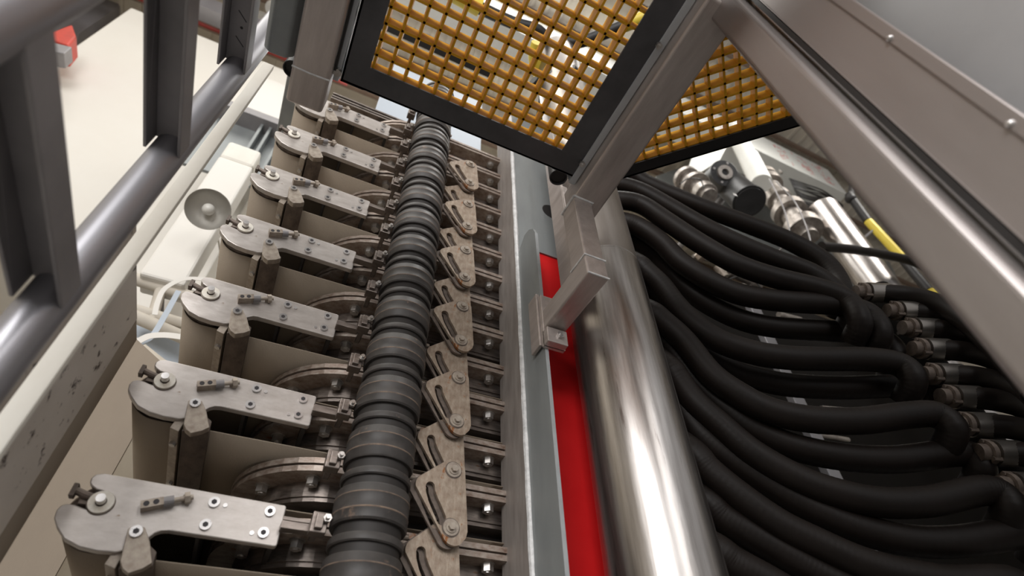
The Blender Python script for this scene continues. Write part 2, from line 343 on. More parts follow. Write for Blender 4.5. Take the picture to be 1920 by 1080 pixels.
    a, b = tl(.106, 0), tl(.120, 0); m.hexn((a[0], 1.783, a[1]), Vector((b[0]-a[0], 0, b[1]-a[1])), .017, .014); m.box(b[0]-.020, b[0]-.006, 1.783, 1.80, b[1]-.010, b[1]+.006); m.build('threaded_rod', M['clamp'], sb)
    # flat strip from the bracket to the lug beside the sleeve column, and the lugs
    m = MB(); m.box(.10, .19, 1.765, 1.80, .655, .678); m.box(.10, .21, 1.80, 1.826, .692, .704); m.build('tie_strip', M['frame'], t, bev=.0015)
    for dz in (0, .205):
        m = MB(); m.box(.180, .228, 1.722, 1.765, .640+dz, .702+dz); m.box(.19, .214, 1.708, 1.724, .648+dz, .694+dz); m.box(.195, .215, 1.765, 1.86, .66+dz, .68+dz)
        g = m.build('lug', M['frame'], t, bev=.003)
        m = MB(); m.hexn((.222, 1.715, .680+dz), (0, -1, 0), .013, .012); m.cyl((.222, 1.703, .680+dz), (.222, 1.692, .680+dz), .007, 10); m.build('lug_bolt', M['nut'], g)
        m = MB(); m.cyl((.46, 1.79, .690+dz), (.50, 1.79, .690+dz), .010, 12); m.box(.452, .476, 1.77, 1.86, .665+dz, .705+dz); m.build('link_stud', M['clamp'], t, bev=.002)
    # round dimples on the bracket head
    return t
names = ['just below the picture edge, under all the others', 'lowest one wholly in view, at the lower left', 'second from the bottom, above the lowest', 'third from the bottom, beside the stained cloth roller',
         'fourth from the bottom, head beside the dome lamp', 'fifth from the bottom, before the white box', 'sixth from the bottom, rusty round its roller bolt', 'topmost of the stack, behind the cut tube end']
proto = None
for i in range(-1, 7):
    lab = 'filter plate with steel end bracket, ' + names[i+1]
    o = make_plate(lab) if proto is None else copy_tree(proto)
    proto = proto or o
    o['label'] = lab; o.location.z = .6 + i*P
proto['label'] = 'filter plate with steel end bracket, ' + names[0]

# top head of the press above the stack
t = empty('press_head', (0.3, 1.9, 3.55), 'pale blue grey head of the press above the topmost plate', 'press head')
MB().box(-.02, .84, 2.10, 2.16, 3.72, 4.7).build('head_plate', M['bluesh'], t, bev=.004)
m = MB()
for dz in (0, .03, .065): m.box(-.30, .95, 1.90, 2.05, 3.395+dz, 3.41+dz)
m.box(-.28, .93, 1.93, 2.05, 3.395, 3.48)
m.build('head_rail', M['frame'], t, bev=.002)
o = MB().box(-.62, -.46, 1.75, 3.5, 3.62, 3.8).build('side_beam', M['colgrey'], None, bev=.006); tag(o, 'grey green beam running back beside the topmost rollers', 'beam')

# ------------------------------------------------------------------ ribbed sleeve column
cx, cy, R = .353, 1.725, .118
t = empty('sleeve_column', (cx, cy, 0), 'tall black column of stacked rubber sleeves between the brackets and the rusty links', 'sleeve column')
for k in range(-2, 15):
    z1 = .772+.202*k; z0 = z1-.112
    m = MB(); r = R*(1.0 + random.uniform(-.012, .012))
    m.lathe([(R*.8, z0), (r*.965, z0), (r, z0+.006), (r, z0+.034)], (cx, cy, 0), n=56)
    m.lathe([(r, z0+.039), (r, z1-.030)], (cx, cy, 0), n=56); m.lathe([(r*.997, z1-.026), (r*.992, z1-.004), (r*.97, z1), (R*.8, z1)], (cx, cy, 0), n=56)
    m.cur = 1
    m.lathe([(r, z0+.034), (r+.0014, z0+.0365), (r, z0+.039)], (cx, cy, 0), n=56); m.lathe([(r, z1-.030), (r+.001, z1-.028), (r*.997, z1-.026)], (cx, cy, 0), n=56)
    m.build('sleeve', [M['rubber'], M['ringdirt']], t)
    z = z1+.030; m = MB(); m.lathe([(R*.8, z), (R*.93, z), (R*.965, z+.004), (R*.97, z+.020), (R*.94, z+.026), (R*.8, z+.026)], (cx, cy, 0), n=56); m.build('collar', M['rubber'], t)
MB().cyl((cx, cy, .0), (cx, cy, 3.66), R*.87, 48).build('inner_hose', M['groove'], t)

# ------------------------------------------------------------------ rusty link chain
def arc_pts(c, r, a0, a1, n=6): return [(c[0]+r*math.cos(math.radians(a0+(a1-a0)*i/n)), c[1]+r*math.sin(math.radians(a0+(a1-a0)*i/n))) for i in range(n+1)]
LK = arc_pts((.625, .920), .044, 20, 125) + arc_pts((.524, .848), .036, 125, 195) + arc_pts((.637, .705), .044, 205, 300) + [(.678, .690), (.684, .712)]
SL = arc_pts((.541, .846), .0165, 0, 180, 6) + [(.527, .825), (.538, .795), (.556, .762)] + arc_pts((.590, .736), .0165, 205, 350, 5) + [(.604, .752), (.588, .782), (.570, .812), (.559, .835)]
def make_link():
    t = empty('link_plate', (.62, 1.727, .72), 'x', 'link plate', 'rusty link plates chained beside the sleeve column')
    MB().prism(LK, 'y', 1.727, 1.741, [SL]).build('slotted_plate', M['link'], t, bev=.0025)
    def sc(p, k): return ((p[0]-.538)*k+.538, (p[1]-.80)*k+.80)
    rim = MB(); big = [((p[0]-.565)*1.9+.565, (p[1]-.794)*1.16+.794) for p in SL]
    MB().prism([(x-.016, z-.006) for x, z in LK], 'y', 1.746, 1.756, [[(x-.016, z-.006) for x, z in SL]]).build('backing_plate', M['darkbar'], t)
    for nm, (x, z) in (('upper', (.622, .920)), ('lower', (.623, .717))):
        wv = MB().cyl((x, 1.7268, z), (x, 1.7255, z), .032, 28).build('dark_ring', M['darkbar'], t)  # dark disc wider than the washer, drawn as a groove round it
        wv = MB().cyl((x, 1.727, z), (x, 1.722, z), .028, 28).cyl((x, 1.722, z), (x, 1.7185, z), .019, 24).build('pivot_washer', M['clamp'], t)
        MB().hexn((x, 1.72, z), (0, -1, 0), .0125, .012).build('pivot_bolt', M['clamp'], wv)
    return t
lp = None
fr_lab = ['front link with both bolts showing, lowest in view', 'front link second from the bottom', 'front link third from the bottom', 'front link fourth from the bottom', 'front link fifth from the bottom', 'front link sixth from the bottom', 'front link topmost, just under the platform corner frame']
fr = [-1, 0, 1, 2, 3, 4, 5.04]
for i, k in enumerate(fr):
    o = make_link() if lp is None else copy_tree(lp); lp = lp or o
    o.location.z = .72 + k*P; o['label'] = 'rusty slotted steel ' + (['front link cut off by the lower picture edge'] + fr_lab)[i]
bl = ['rear link partly below the picture edge', 'rear link between the two lowest front links', 'rear link second from the bottom', 'rear link third from the bottom', 'rear link fourth from the bottom', 'rear link orange with rust near the platform', 'rear link topmost of the hidden row']
for i in range(6):
    o = copy_tree(lp); o.location.z = .72 + (i-.5)*P; o.location.y = 1.727+.040; o['label'] = 'rusty slotted steel ' + bl[i]

# ------------------------------------------------------------------ press column with fin, red plate, round pipe
t = empty('press_column', (.95, 1.75, -1.6), 'tall grey green press column with a worn brown side and long weld', 'column')
m = MB()
m.box(.884, 1.33, 1.65, 1.662, 2.227, 3.7)
m.box(.884, 1.0, 1.65, 1.662, -1.6, 2.227)
m.build('front_plate', M['colgrey'], t)
MB().box(.878, .892, 1.646, 1.87, -1.6, 3.7).build('side_plate', M['colside'], t)
m = MB(); m.tube([(.882, 1.648, -1.6+i*.05) for i in range(106)], [.0125+.0012*math.sin(i*1.7) for i in range(106)], 8); m.build('weld_bead', M['weld'], t)
fin = [(1.65, -1.6), (1.452, -1.6), (1.452, 2.10), (1.470, 2.15), (1.51, 2.19), (1.56, 2.20), (1.65, 2.13)]
m = MB(); m.prism(fin, 'x', .884, .898); m.cur = 1; m.box(.8835, .8985, 1.4515, 1.4535, -1.6, 2.10)  # front edge strip in a lighter grey than the fin
m.build('fin', [M['colgrey'], M['finedge']], t)
m = MB().box(.90, 1.33, 1.660, 1.672, -1.6, 2.227).build('red_plate', M['red']); tag(m, 'red painted steel plate between the grey column and the round pipe', 'plate')

t = empty('round_pipe', (1.24, 1.44, -1.6), 'large vertical polished stainless pipe in front of the hoses', 'pipe')
MB().cyl((1.236, 1.432, -1.6), (1.236, 1.432, 1.93), .187, 96).build('lower_length', M['pipe'], t)
MB().cyl((1.236, 1.432, 1.935), (1.236, 1.432, 4.6), .185, 96).build('upper_length', M['pipe_shade'], t)  # darker steel copy paints in the reflections blocked by the platform
MB().lathe([(.185, -.004), (.1885, 0), (.1885, .005), (.185, .009)], (1.236, 1.432, 1.928), n=96).build('girth_weld', M['pipe'], t)

# ------------------------------------------------------------------ stainless tube bracket bolted to the fin
t = empty('tube_bracket', (.95, 1.2, 1.4), 'welded stainless square tube bracket, cranked down and bolted to the column fin', 'bracket')
MB().box(.878, 1.022, .20, 1.165, 1.93, 2.05).build('long_tube', M['tube'], t, bev=.012, seg=4)
MB().box(.875, .965, 1.085, 1.19, 1.447, 1.935).build('drop_tube', M['tube'], t, bev=.008, seg=3)
MB().box(.8735, .9665, 1.0835, 1.45, 1.445, 1.548).build('lower_arm', M['tube'], t, bev=.008, seg=3)
m = MB(); m.box(.862, .878, 1.455, 1.53, 1.375, 1.665); m.box(.870, .966, 1.43, 1.452, 1.36, 1.64); m.box(.870, .962, 1.40, 1.44, 1.36, 1.435)
c = m.build('clamp_plate', M['tube'], t, bev=.003)
MB().hexn((.925, 1.40, 1.40), (0, -1, 0), .016, .014).cyl((.925, 1.386, 1.40), (.925, 1.380, 1.40), .009, 12).build('clamp_bolt', M['screw'], c)
m = MB()
for z, y0, y1 in ((1.930, 1.083, 1.192),):
    m.tube([(.873, y0, z), (.873, y1, z), (.967, y1, z), (.967, y0, z), (.873, y0, z)], .006, 8)
m.tube([(.873, 1.19, 1.548), (.873, 1.083, 1.548), (.967, 1.083, 1.548)], .004, 8); m.tube([(.967, 1.083, 1.447), (.873, 1.083, 1.447)], .004, 8)
m.build('weld', M['weld'], t)
t2 = empty('tube_post', (.95, 1.25, 1.6), 'narrow stainless upright plate behind the cranked tube bracket', 'post')
a = aY(1022, 310, 1.42); b = aY(1062, 320, 1.42)
MB().box(a.x, a.x+.012, 1.30, 1.42, 1.6, 3.1).box(a.x, a.x+.03, 1.29, 1.30, 1.66, 2.35).build('upright_plate', M['tube'], t2, bev=.002)
def hole_pipe(name, c, r, lab, L=.16):
    m = MB(); m.ring(c, (c[0], c[1], c[2]+L), r, r*.90, 36); m.cur = 1; m.cyl((c[0], c[1], c[2]+.012), (c[0], c[1], c[2]+.016), r*.92, 36)  # black disc inside stands in for the shade of the open bore
    o = m.build(name, [M['dark'], M['black']]); tag(o, lab, 'pipe end'); return o
p = aZ(1047, 333, 2.01); hole_pipe('pipe_end', p, .040, 'open black pipe end under the near corner of the grating platform')
p = aY(1034, 397, 1.648); m = MB().cyl(p, p+Vector((0, .004, 0)), .062, 36).build('hole_shade_disc', M['black']); tag(m, 'round black disc for the dark hole on the column face half hidden by the bracket', 'hole')  # flush black disc, the shade inside the hole put into colour
# ------------------------------------------------------------------ grating platforms
def grating(mb, x0, x1, y0, y1, z0, h=.050, pitch=.060, wb=.009, wt=.016, ox=0, oy=0, clip=None):
    x = x0+ox
    while x < x1:
        mb.prism([(x-wb/2, z0), (x+wb/2, z0), (x+wt/2, z0+h), (x-wt/2, z0+h)], 'y', y0, y1); x += pitch
    y = y0+oy
    while y < y1:
        vs = [(xx, y+sgn*(wb if k == 0 else wt)/2, z0+k*h) for xx in (x0, x1) for k in (0, 1) for sgn in (-1, 1)]
        mb.add(vs, [(0, 1, 3, 2), (4, 6, 7, 5), (0, 4, 5, 1), (2, 3, 7, 6), (0, 2, 6, 4), (1, 5, 7, 3)]); y += pitch
t = empty('grating_platform', (.35, .5, 2.0), 'large ochre fibreglass grating platform in a dark grey steel frame overhead', 'platform')
m = MB(); grating(m, -.10, .79, -1.0, .985, 2.012, ox=.037, oy=.034); m.build('grating', M['yellow'], t)
m = MB()
m.box(-.160, -.072, -1.0, 1.04, 2.0, 2.008); m.box(-.160, -.152, -1.0, 1.04, 2.0, 2.09)
m.box(.745, .846, -1.0, 1.04, 2.0, 2.008)
m.box(-.072, .745, .945, 1.036, 2.0, 2.008); m.box(-.160, .846, 1.030, 1.038, 2.0, 2.09)
m.build('frame', M['dark'], t)
m = MB(); m.box(.846, .874, -1.0, 1.07, 1.992, 2.10); m.build('flange', M['darkl'], t, bev=.002)
m = MB(); m.box(-.186, -.166, -1.0, 1.04, 1.985, 2.10); m.build('flange', M['darkl'], t, bev=.002)
for x, y in ((.848, .96), (.848, .42)):
    MB().hexn((x, y, 1.992), (0, 0, -1), .013, .012).cyl((x, y, 1.981), (x, y, 1.972), .007, 10).build('frame_bolt', M['nut'], t)
MB().hexn((-.175, 1.0, 1.985), (0, 0, -1), .016, .016).build('frame_bolt', M['nut'], t)
# side platform turned 45 degrees
a = aZ(1150, 336, 2.02); b = aZ(1500, 232, 2.02); u = (b-a); u.z = 0; u.normalize(); v = Vector((-u.y, u.x, 0))
if v.y > 0: v = -v
ang = math.atan2(u.y, u.x)
t = empty('corner_platform', (a.x, a.y, 2.02), 'small ochre grating platform with an edge bar blackened for shade, right of the stainless tube', 'platform')
m = MB(); L = 1.0
grating(m, -.4, L, -.7, -.01, .012, h=.045, pitch=.058, ox=.03, oy=.02)
Rm = Matrix.Rotation(ang, 4, 'Z')
def cut(o, co, no):
    import bmesh
    bm = bmesh.new(); bm.from_mesh(o.data); q = sum((p_.location for p_ in [o.parent]), Vector())
    bmesh.ops.bisect_plane(bm, geom=bm.verts[:]+bm.edges[:]+bm.faces[:], plane_co=Vector(co)-q, plane_no=no, clear_inner=True); bm.to_mesh(o.data); bm.free()
def place(mb, base): mb.v = [tuple(Rm @ Vector(q) + base) for q in mb.v]
place(m, Vector((a.x, a.y, 2.02))); cut(m.build('grating', M['yellow'], t), (1.03, 0, 0), (1, 0, 0))
m = MB().box(-.08, L+.05, -.045, .012, 0, .008).box(-.08, L+.05, .004, .012, 0, .09); place(m, Vector((a.x, a.y, 2.02))); m.build('edge_bar', M['black'], t)  # bar coloured black for the shade under the platform
m = MB().box(.10, .17, -.30, -.22, -.03, .012); place(m, Vector((a.x, a.y, 2.02))); m.build('grating_clip', M['black'], t, bev=.002)

# ------------------------------------------------------------------ near right stainless uprights
a0 = aY(1345, 45, .265)
t = empty('near_upright', (.98, .26, -1.6), 'near blurred stainless upright tube joined to the bracket', 'post')
MB().box(.93, 1.10, .165, .262, -1.6, 4.0).build('square_upright', M['tube2'], t, bev=.016, seg=5)
tag(MB().box(1.0, 1.06, .138, .153, -1.6, 4.0).build('gap_shade_strip', M['black']), 'thin black strip for the shaded gap between the near upright and the riveted sheet', 'strip')  # black strip added where there is only a shaded gap
t = empty('riveted_cover', (1.0, .1, -1.6), 'near blurred stainless cover panel at the right edge, with round rivets', 'panel')
MB().box(1.005, 1.015, .030, .140, -1.6, 4.0).box(1.00, 1.06, .135, .140, -1.6, 4.0).build('sheet', M['panel'], t)
MB().box(1.000, 1.010, .004, .034, -1.6, 4.0).build('lip', M['panel'], t, bev=.004)
for z in (.845, 1.245, 1.65):
    MB().sphere((1.0, .026, z), .008, 12, 8).build('rivet', M['screw'], t)
o = MB().box(1.25, 1.28, -4.3, .06, -1.6, 4.0).build('grey_sheet', M['sheetgrey']); tag(o, 'large light grey sheet filling the upper right corner behind the rivets', 'sheet')  # unseen rear run of the sheet lengthened to keep light off the hoses

def slab(name, pix, Y, th, m, lab, cat, bev=.01, parent=None):
    pts = [(aY(x, y, Y).x, aY(x, y, Y).z) for x, y in pix]
    o = MB().prism(pts, 'y', Y, Y+th).build(name, m, parent, bev=bev)
    if lab: tag(o, lab, cat)
    return o

# ------------------------------------------------------------------ left side: pipe with channels, cream plank, painted duct
YN = .515
t = empty('guard_frame', (-.5, 1.1, -1.6), 'near grey vertical pipe with three channel posts welded across it', 'guard frame')
MB().cyl((-.4975, 1.122, -1.6), (-.4975, 1.122, 3.2), .044, 40).build('pipe', M['lpipe'], t)
MB().cyl((-.4975, YN, -1.6), (-.4975, YN, 3.2), .044, 40).build('pipe', M['lpipe'], t)
for z in (.80, 1.37, 1.92):
    m = MB(); y1 = 1.10
    m.box(-.548, -.540, YN, y1, z-.035, z+.035); m.box(-.464, -.456, YN, y1, z-.035, z+.035); m.box(-.540, -.464, YN, y1, z+.027, z+.035)
    ch = m.build('channel_post', M['lgrey'], t, bev=.002)
    if z > 1.9:
        m = MB()
        for (u, kind) in ((1.02, 's'), (.97, 'd'), (.93, '|'), (.86, 'o'), (.80, '/'), (.74, 'd')):
            if kind in 'o': m.ring((-.50, u, z+.0268), (-.50, u, z+.0266), .010, .007, 16)
            elif kind == 'd': m.cyl((-.50, u, z+.0268), (-.50, u, z+.0266), .005, 10)
            else: m.bar((-.515, u-.015, z+.0266), (-.487, u+.015, z+.0266), .003, .0006)
        m.build('marker_strokes', M['marker'], ch)
o = MB().box(-.505, -.462, 1.28, 1.30, -1.6, 2.36).build('cream_strip', M['cream'], None, bev=.002); tag(o, 'long cream painted upright strip with small rust spots, right of the grey pipe', 'strip')
t = empty('painted_duct', (-.53, 1.6, -1.6), 'beige painted steel column with chipped black scuffs beside the lowest rollers', 'duct')
MB().box(-.56, -.533, 1.302, 1.77, -1.6, 1.262).build('scuffed_side', M['stained'], t)
MB().box(-.56, -.5325, 1.77, 1.885, -1.6, 1.258).build('woven_edge', M['beige'], t)
o = slab('beige_flap', [(200, 600), (254, 634), (300, 676), (247, 823), (103, 1080), (0, 1260), (-300, 1300), (-100, 900)], 3.1, .02, M['beige'], 'brownish cloth flap hanging behind the scuffed column', 'cloth flap', 0)
o = slab('beige_sheet', [(240, 620), (330, 690), (340, 900), (300, 1100), (100, 1300), (-100, 1300)], 3.6, .02, M['cream2'], 'pale beige sheet hanging far behind the lowest roller', 'sheet', 0)

t = empty('cut_tube', (-.26, .9, 1.95), 'stainless square tube with a cut open end above the topmost roller', 'tube')
MB().box(-.322, -.190, -.5, 1.165, 1.93, 2.05).build('square_tube', M['tube'], t, bev=.014, seg=4)
m = MB(); m.tube([(-.322, 1.02, 1.931), (-.256, 1.022, 1.929), (-.190, 1.02, 1.931)], .0035, 8); m.build('weld', M['weld'], t)
o = MB().box(-.188, -.180, -.5, .99, 1.96, 2.02).build('tube_gap_shade', M['black']); tag(o, 'thin black strip for the shaded gap between the cut tube and the platform frame', 'strip')  # black strip put in for the shade in the gap beside the tube
pts = [(-.43, 2.08), (-.33, 2.08), (-.33, 1.99), (-.35, 1.96), (-.41, 1.955), (-.43, 1.975)]
o = MB().prism(pts, 'y', .2, 1.02).build('grey_channel', M['colgrey'], None, bev=.008, seg=3); tag(o, 'blue grey folded channel left of the cut tube', 'channel')
p = aZ(548, 130, 2.01); hole_pipe('pipe_end', p, .034, 'open black pipe end left of the cut stainless tube')

# ------------------------------------------------------------------ background left: white cabinets, box, lamp, shelf
o = MB().box(-3.95, -1.15, 5, 6.2, 4.08, 9.22).build('white_cabinet', M['whited'], None, bev=.02); tag(o, 'huge white painted cabinet filling the left background', 'cabinet')
o = MB().box(-1.52, -.3, 4.2, 5.0, 6.35, 7.35).build('white_duct', M['white'], None, bev=.02); tag(o, 'white duct crossing behind the cream strip and topmost roller', 'duct')
t = empty('grey_recess', (-.9, 4.3, 5.8), 'grey ribbed steel support frame under the white duct', 'support frame')
MB().box(-1.75, -.45, 4.32, 4.36, 5.2, 6.3).build('back_panel', M['colgrey'], t)
m = MB()
for x in (-1.25, -1.15, -1.0, -.9): m.box(x, x+.03, 4.18, 4.32, 5.2, 6.3)
m.build('rib', M['colgrey'], t)
MB().box(-1.75, -.45, 4.1, 4.32, 6.22, 6.34).build('top_rail', M['lgrey'], t)
t = empty('white_box', (-1.2, 3.6, 4.5), 'white folded box with a worn beige underside behind the fifth roller', 'box')
pp = [aY(*q, 3.4) for q in ((432, 300), (478, 318), (500, 275), (438, 252), )]
m = MB()
x0, x1 = aY(400, 430, 3.4).x, aY(478, 318, 3.4).x
m.box(-1.17, -.88, 3.4, 3.62, 2.80, 4.35)
m.build('box_body', M['white'], t, bev=.02)
MB().box(-1.17, -.88, 3.40, 3.64, 4.35, 4.62).build('box_cap', M['cream'], t, bev=.03)
# lamp
c = aY(390, 392, 3.0); ax = Vector((-.14, .70, .70)).normalized()
t = empty('dome_lamp', c, 'white metal dome lamp with a round bulb, left of the fourth bracket head', 'lamp')
m = MB(); prof = [(.146, 0), (.149, .004), (.138, .036), (.110, .074), (.066, .098), (.042, .11), (.040, .16), (0.0, .162)]
m.lathe(prof, c, ax, 40); m.lathe([(.146, 0), (.134, .034), (.106, .070), (.063, .093), (0, .096)], c, ax, 40); m.build('shade', M['lampin'], t)
MB().sphere(c+ax*.045, .043, 20, 14).build('bulb', M['bulb'], t)
MB().tube([c+ax*.14, c+ax*.22, c+ax*.3+Vector((0, .1, .1)), c+ax*.3+Vector((.05, .8, .3))], .008, 8).build('stem', M['lampin'], t)
# pale pipe rack and white straps between the scuffed column and third roller
t = empty('pipe_rack', (-1.0, 3.5, 2.9), 'beige pipe rack seen between the scuffed column and the third roller', 'rack')
for (p, q, r) in (((250, 522), (360, 558), .045), ((250, 580), (360, 612), .04), ((250, 592), (360, 640), .045)):
    MB().cyl(aY(*p, 3.5), aY(*q, 3.5), r, 16).build('rack_tube', M['roof'], t)
MB().cyl(aY(305, 530, 3.5), aY(285, 600, 3.5), .035, 12).build('rack_tube', M['roof'], t)
slab('pale_floor_plate', [(245, 530), (350, 570), (350, 640), (245, 610)], 3.9, .05, M['white'], 'pale white plate behind the beige pipe rack', 'plate')
slab('blue_bin', [(250, 600), (350, 640), (345, 720), (300, 705), (250, 660)], 3.7, .05, M['bluesh'], 'blue grey bin far behind the third roller', 'bin')
def band(pix, Y, wd, m, lab):
    pts = spline([aY(x, y, Y) for x, y in pix], 6); mb = MB(); vs = []
    nrm = Vector((0, -1, 0))
    for i, q in enumerate(pts):
        d = (pts[min(i+1, len(pts)-1)]-pts[max(i-1, 0)]).normalized(); s_ = d.cross(nrm).normalized()
        for a_, b_ in ((-1, 0), (1, 0), (1, 1), (-1, 1)): vs.append(q+s_*(a_*wd/2)+Vector((0, b_*.003, 0)))
    n = len(pts); mb.add(vs, [(4*i+k, 4*i+(k+1) % 4, 4*i+4+(k+1) % 4, 4*i+4+k) for i in range(n-1) for k in range(4)])
    o = mb.build('white_strap', m); tag(o, lab, 'strap', 'white straps by the third roller')
band([(385, 523), (345, 523), (310, 540), (296, 565), (290, 590)], 3.2, .03, M['white'], 'white strap looping up to the third roller head, topmost of the straps')
band([(335, 545), (310, 590), (285, 630), (262, 645)], 3.15, .032, M['bluesh'], 'white strap slanting down behind the scuffed column')
band([(258, 640), (280, 630), (310, 628), (345, 632)], 3.1, .04, M['white'], 'white strap lying level at the foot of the slanting strap')
# red guard in the far upper left
t = empty('red_guard', (-5, 4.5, 6), 'small red plastic guard on a grey arm in the upper left corner', 'guard')
slab('guard_block', [(92, 60), (135, 45), (143, 68), (128, 85), (95, 75)], 4.5, .3, M['orange'], None, None, .02, t)
slab('guard_arm', [(60, 70), (135, 88), (120, 100), (50, 88)], 4.45, .2, M['lgrey'], None, None, .01, t)
o = slab('grey_wall_box', [(50, 105), (130, 120), (150, 60), (330, -60), (60, -60)], 6.0, .2, M['lpipe'], 'grey far machine body behind the guard frame, upper left', 'machine body')
# white far lamps on the roof
for k, (x, y) in enumerate(((490, 38), (515, 18))):
    c = aZ(x, y, 10.3); o = MB().lathe([(0.0, .2), (.06, .18), (.16, 0), (.15, 0), (0, .1)], c, n=20).build('bay_lamp', M['bulb']); tag(o, ['small white bay lamp under the roof, lower left of the pair', 'small white bay lamp under the roof, upper right of the pair'][k], 'lamp', 'bay lamps under the roof')

# ------------------------------------------------------------------ hoses
HO = [
 ([(1190, 330), (1215, 345), (1300, 382), (1400, 420), (1480, 452), (1540, 487), (1568, 520), (1580, 560)], .06, 'topmost black hose, just under the corner platform edge'),
 ([(1150, 345), (1200, 358), (1250, 385), (1310, 420), (1380, 455), (1450, 485), (1520, 512), (1565, 545), (1595, 585)], .0, 'second black hose from the top'),
 ([(1150, 375), (1200, 383), (1250, 415), (1310, 455), (1380, 495), (1450, 520), (1530, 540), (1585, 562), (1612, 602)], -.06, 'third black hose from the top'),
 ([(1165, 415), (1200, 427), (1240, 455), (1283, 497), (1367, 545), (1450, 563), (1550, 570), (1600, 578), (1632, 592), (1650, 625)], -.02, 'fourth black hose from the top'),
 ([(1180, 445), (1233, 480), (1267, 520), (1317, 563), (1383, 597), (1450, 613), (1550, 620), (1617, 625), (1660, 640), (1680, 670)], .10, 'fifth black hose from the top'),
 ([(1195, 495), (1212, 510), (1240, 537), (1267, 573), (1300, 607), (1350, 640), (1417, 662), (1483, 671), (1550, 673), (1630, 674), (1687, 684), (1712, 712)], -.04, 'sixth black hose from the top'),
 ([(1205, 540), (1222, 553), (1250, 580), (1290, 625), (1330, 665), (1375, 695), (1420, 710), (1481, 722), (1573, 727), (1666, 724), (1725, 724), (1757, 745)], .12, 'seventh black hose from the top'),
 ([(1220, 585), (1243, 603), (1283, 640), (1333, 702), (1388, 742), (1444, 770), (1518, 786), (1610, 789), (1703, 778), (1755, 778), (1786, 806)], -.05, 'eighth black hose from the top'),
 ([(1240, 635), (1257, 650), (1280, 685), (1314, 725), (1370, 775), (1425, 812), (1499, 841), (1592, 858), (1684, 861), (1777, 850), (1816, 852), (1838, 880)], .04, 'ninth black hose from the top, scuffed with rust'),
 ([(1255, 690), (1270, 710), (1300, 752), (1351, 799), (1407, 847), (1481, 891), (1555, 921), (1647, 941), (1740, 940), (1833, 920), (1872, 925), (1892, 955)], -.03, 'tenth black hose from the top'),
 ([(1275, 760), (1290, 783), (1320, 820), (1370, 860), (1462, 921), (1536, 961), (1610, 991), (1703, 1013), (1796, 1015), (1920, 998), (1960, 1010)], .03, 'eleventh black hose from the top'),
 ([(1300, 850), (1329, 883), (1388, 932), (1462, 984), (1536, 1021), (1610, 1054), (1684, 1076), (1780, 1092), (1900, 1096)], -.02, 'twelfth black hose from the top, faint white marks on it'),
 ([(1325, 940), (1355, 970), (1407, 1002), (1481, 1045), (1536, 1076), (1620, 1115), (1720, 1150)], .03, 'thirteenth black hose from the top'),
 ([(1340, 1030), (1375, 1056), (1430, 1086), (1500, 1126), (1580, 1160)], -.02, 'lowest black hose, at the bottom right of the round pipe'),
]
for pix, off, lab in HO:
    pts = [aH(x, y, off) for x, y in pix]
    d = (pts[0]-pts[1]).normalized(); pts = [pts[0]+d*.16+Vector((0, .05, 0))] + pts
    e = pts[-1]; pts.append(e+Vector((.02, .10, -.06)))
    sp = spline(pts, 8)
    # wrapped surface: faint ridges along the hose
    sp2 = []; rr = []
    for i in range(len(sp)-1):
        for k in range(3): sp2.append(sp[i].lerp(sp[i+1], k/3)); rr.append(.057 + (.0005 if (3*i+k) % 4 == 0 else 0))
    o = MB().tube(sp2, rr, 22).build('rubber_hose', M['hose']); tag(o, lab, 'hose', 'black hoses sweeping to the manifold')
mp_ = [aH(1600+ (y-500)*.79, y, .22) for y in (480, 980)]
fer = [(1632, 549), (1692, 584), (1722, 616), (1742, 655), (1765, 703), (1798, 745), (1828, 797), (1872, 850), (1915, 912)]
t = empty('hose_manifold', aH(1640, 560, .2), 'dark upright manifold pipe with outlets between the two hose rows', 'manifold')
c0 = aH(1640, 540, .20); MB().cyl((c0.x, c0.y, -1.6), (c0.x, c0.y, c0.z-.02), .075, 28).build('upright_pipe', M['backshade'], t)
rl = ['top', 'second', 'third', 'fourth', 'fifth', 'sixth', 'seventh', 'eighth', 'ninth']
for i, (x, y) in enumerate(fer):
    c = aH(x+12, y, -.02); dx = (aH(x+60, y+2, -.02)-c).normalized()
    t = empty('outlet_hose', c, 'short black outlet hose with steel ferrule, %s from the top of the right hand row' % rl[i], 'hose', 'outlet hoses on the manifold')
    r = .044
    pts = [c, aH(x+70, y+5, -.05), aH(x+130, y+22, -.10), aH(x+190, y+62, -.15), aH(x+250, y+120, -.2), aH(x+310, y+190, -.25)]
    MB().tube(spline(pts, 8), .050, 20).build('rubber_hose', M['hose'], t)
    f = MB().cyl(c-dx*.055, c+dx*.060, .0545, 32).build('ferrule', M['ferrule'], t)
    m = MB(); m.cyl(c-dx*.12, c-dx*.05, .036, 20); m.cyl(c-dx*.085, c-dx*.065, .050, 20)
    for k in range(3):
        a = k*2.1; o_ = Vector((0, math.cos(a), math.sin(a)))*.045; m.hexn(c-dx*.10+o_, dx, .010, .035)
    m.build('hose_clamp', M['darkbar'], t)

# ------------------------------------------------------------------ behind the hoses
def aY2(x, y, Y): return aY(x, y, Y)
zt = aY(1400, 540, 2.9).z
o = MB().box(1.75, 7.5, 2.9, 2.95, -1.6, zt).build('machine_casing', M['backshade']); tag(o, 'steel machine casing coloured near black for the shade behind the black hoses', 'machine casing')  # near black colour stands in for the shade behind the hoses
p, q = aY(1412, 575, 2.2), aY(1445, 600, 2.2)
o = MB().box(p.x-.03, p.x+.10, 2.2, 2.26, -1.6, p.z+.1).build('support_post', M['lpipe'], None, bev=.006); tag(o, 'grey upright post glimpsed between the black hoses', 'post')
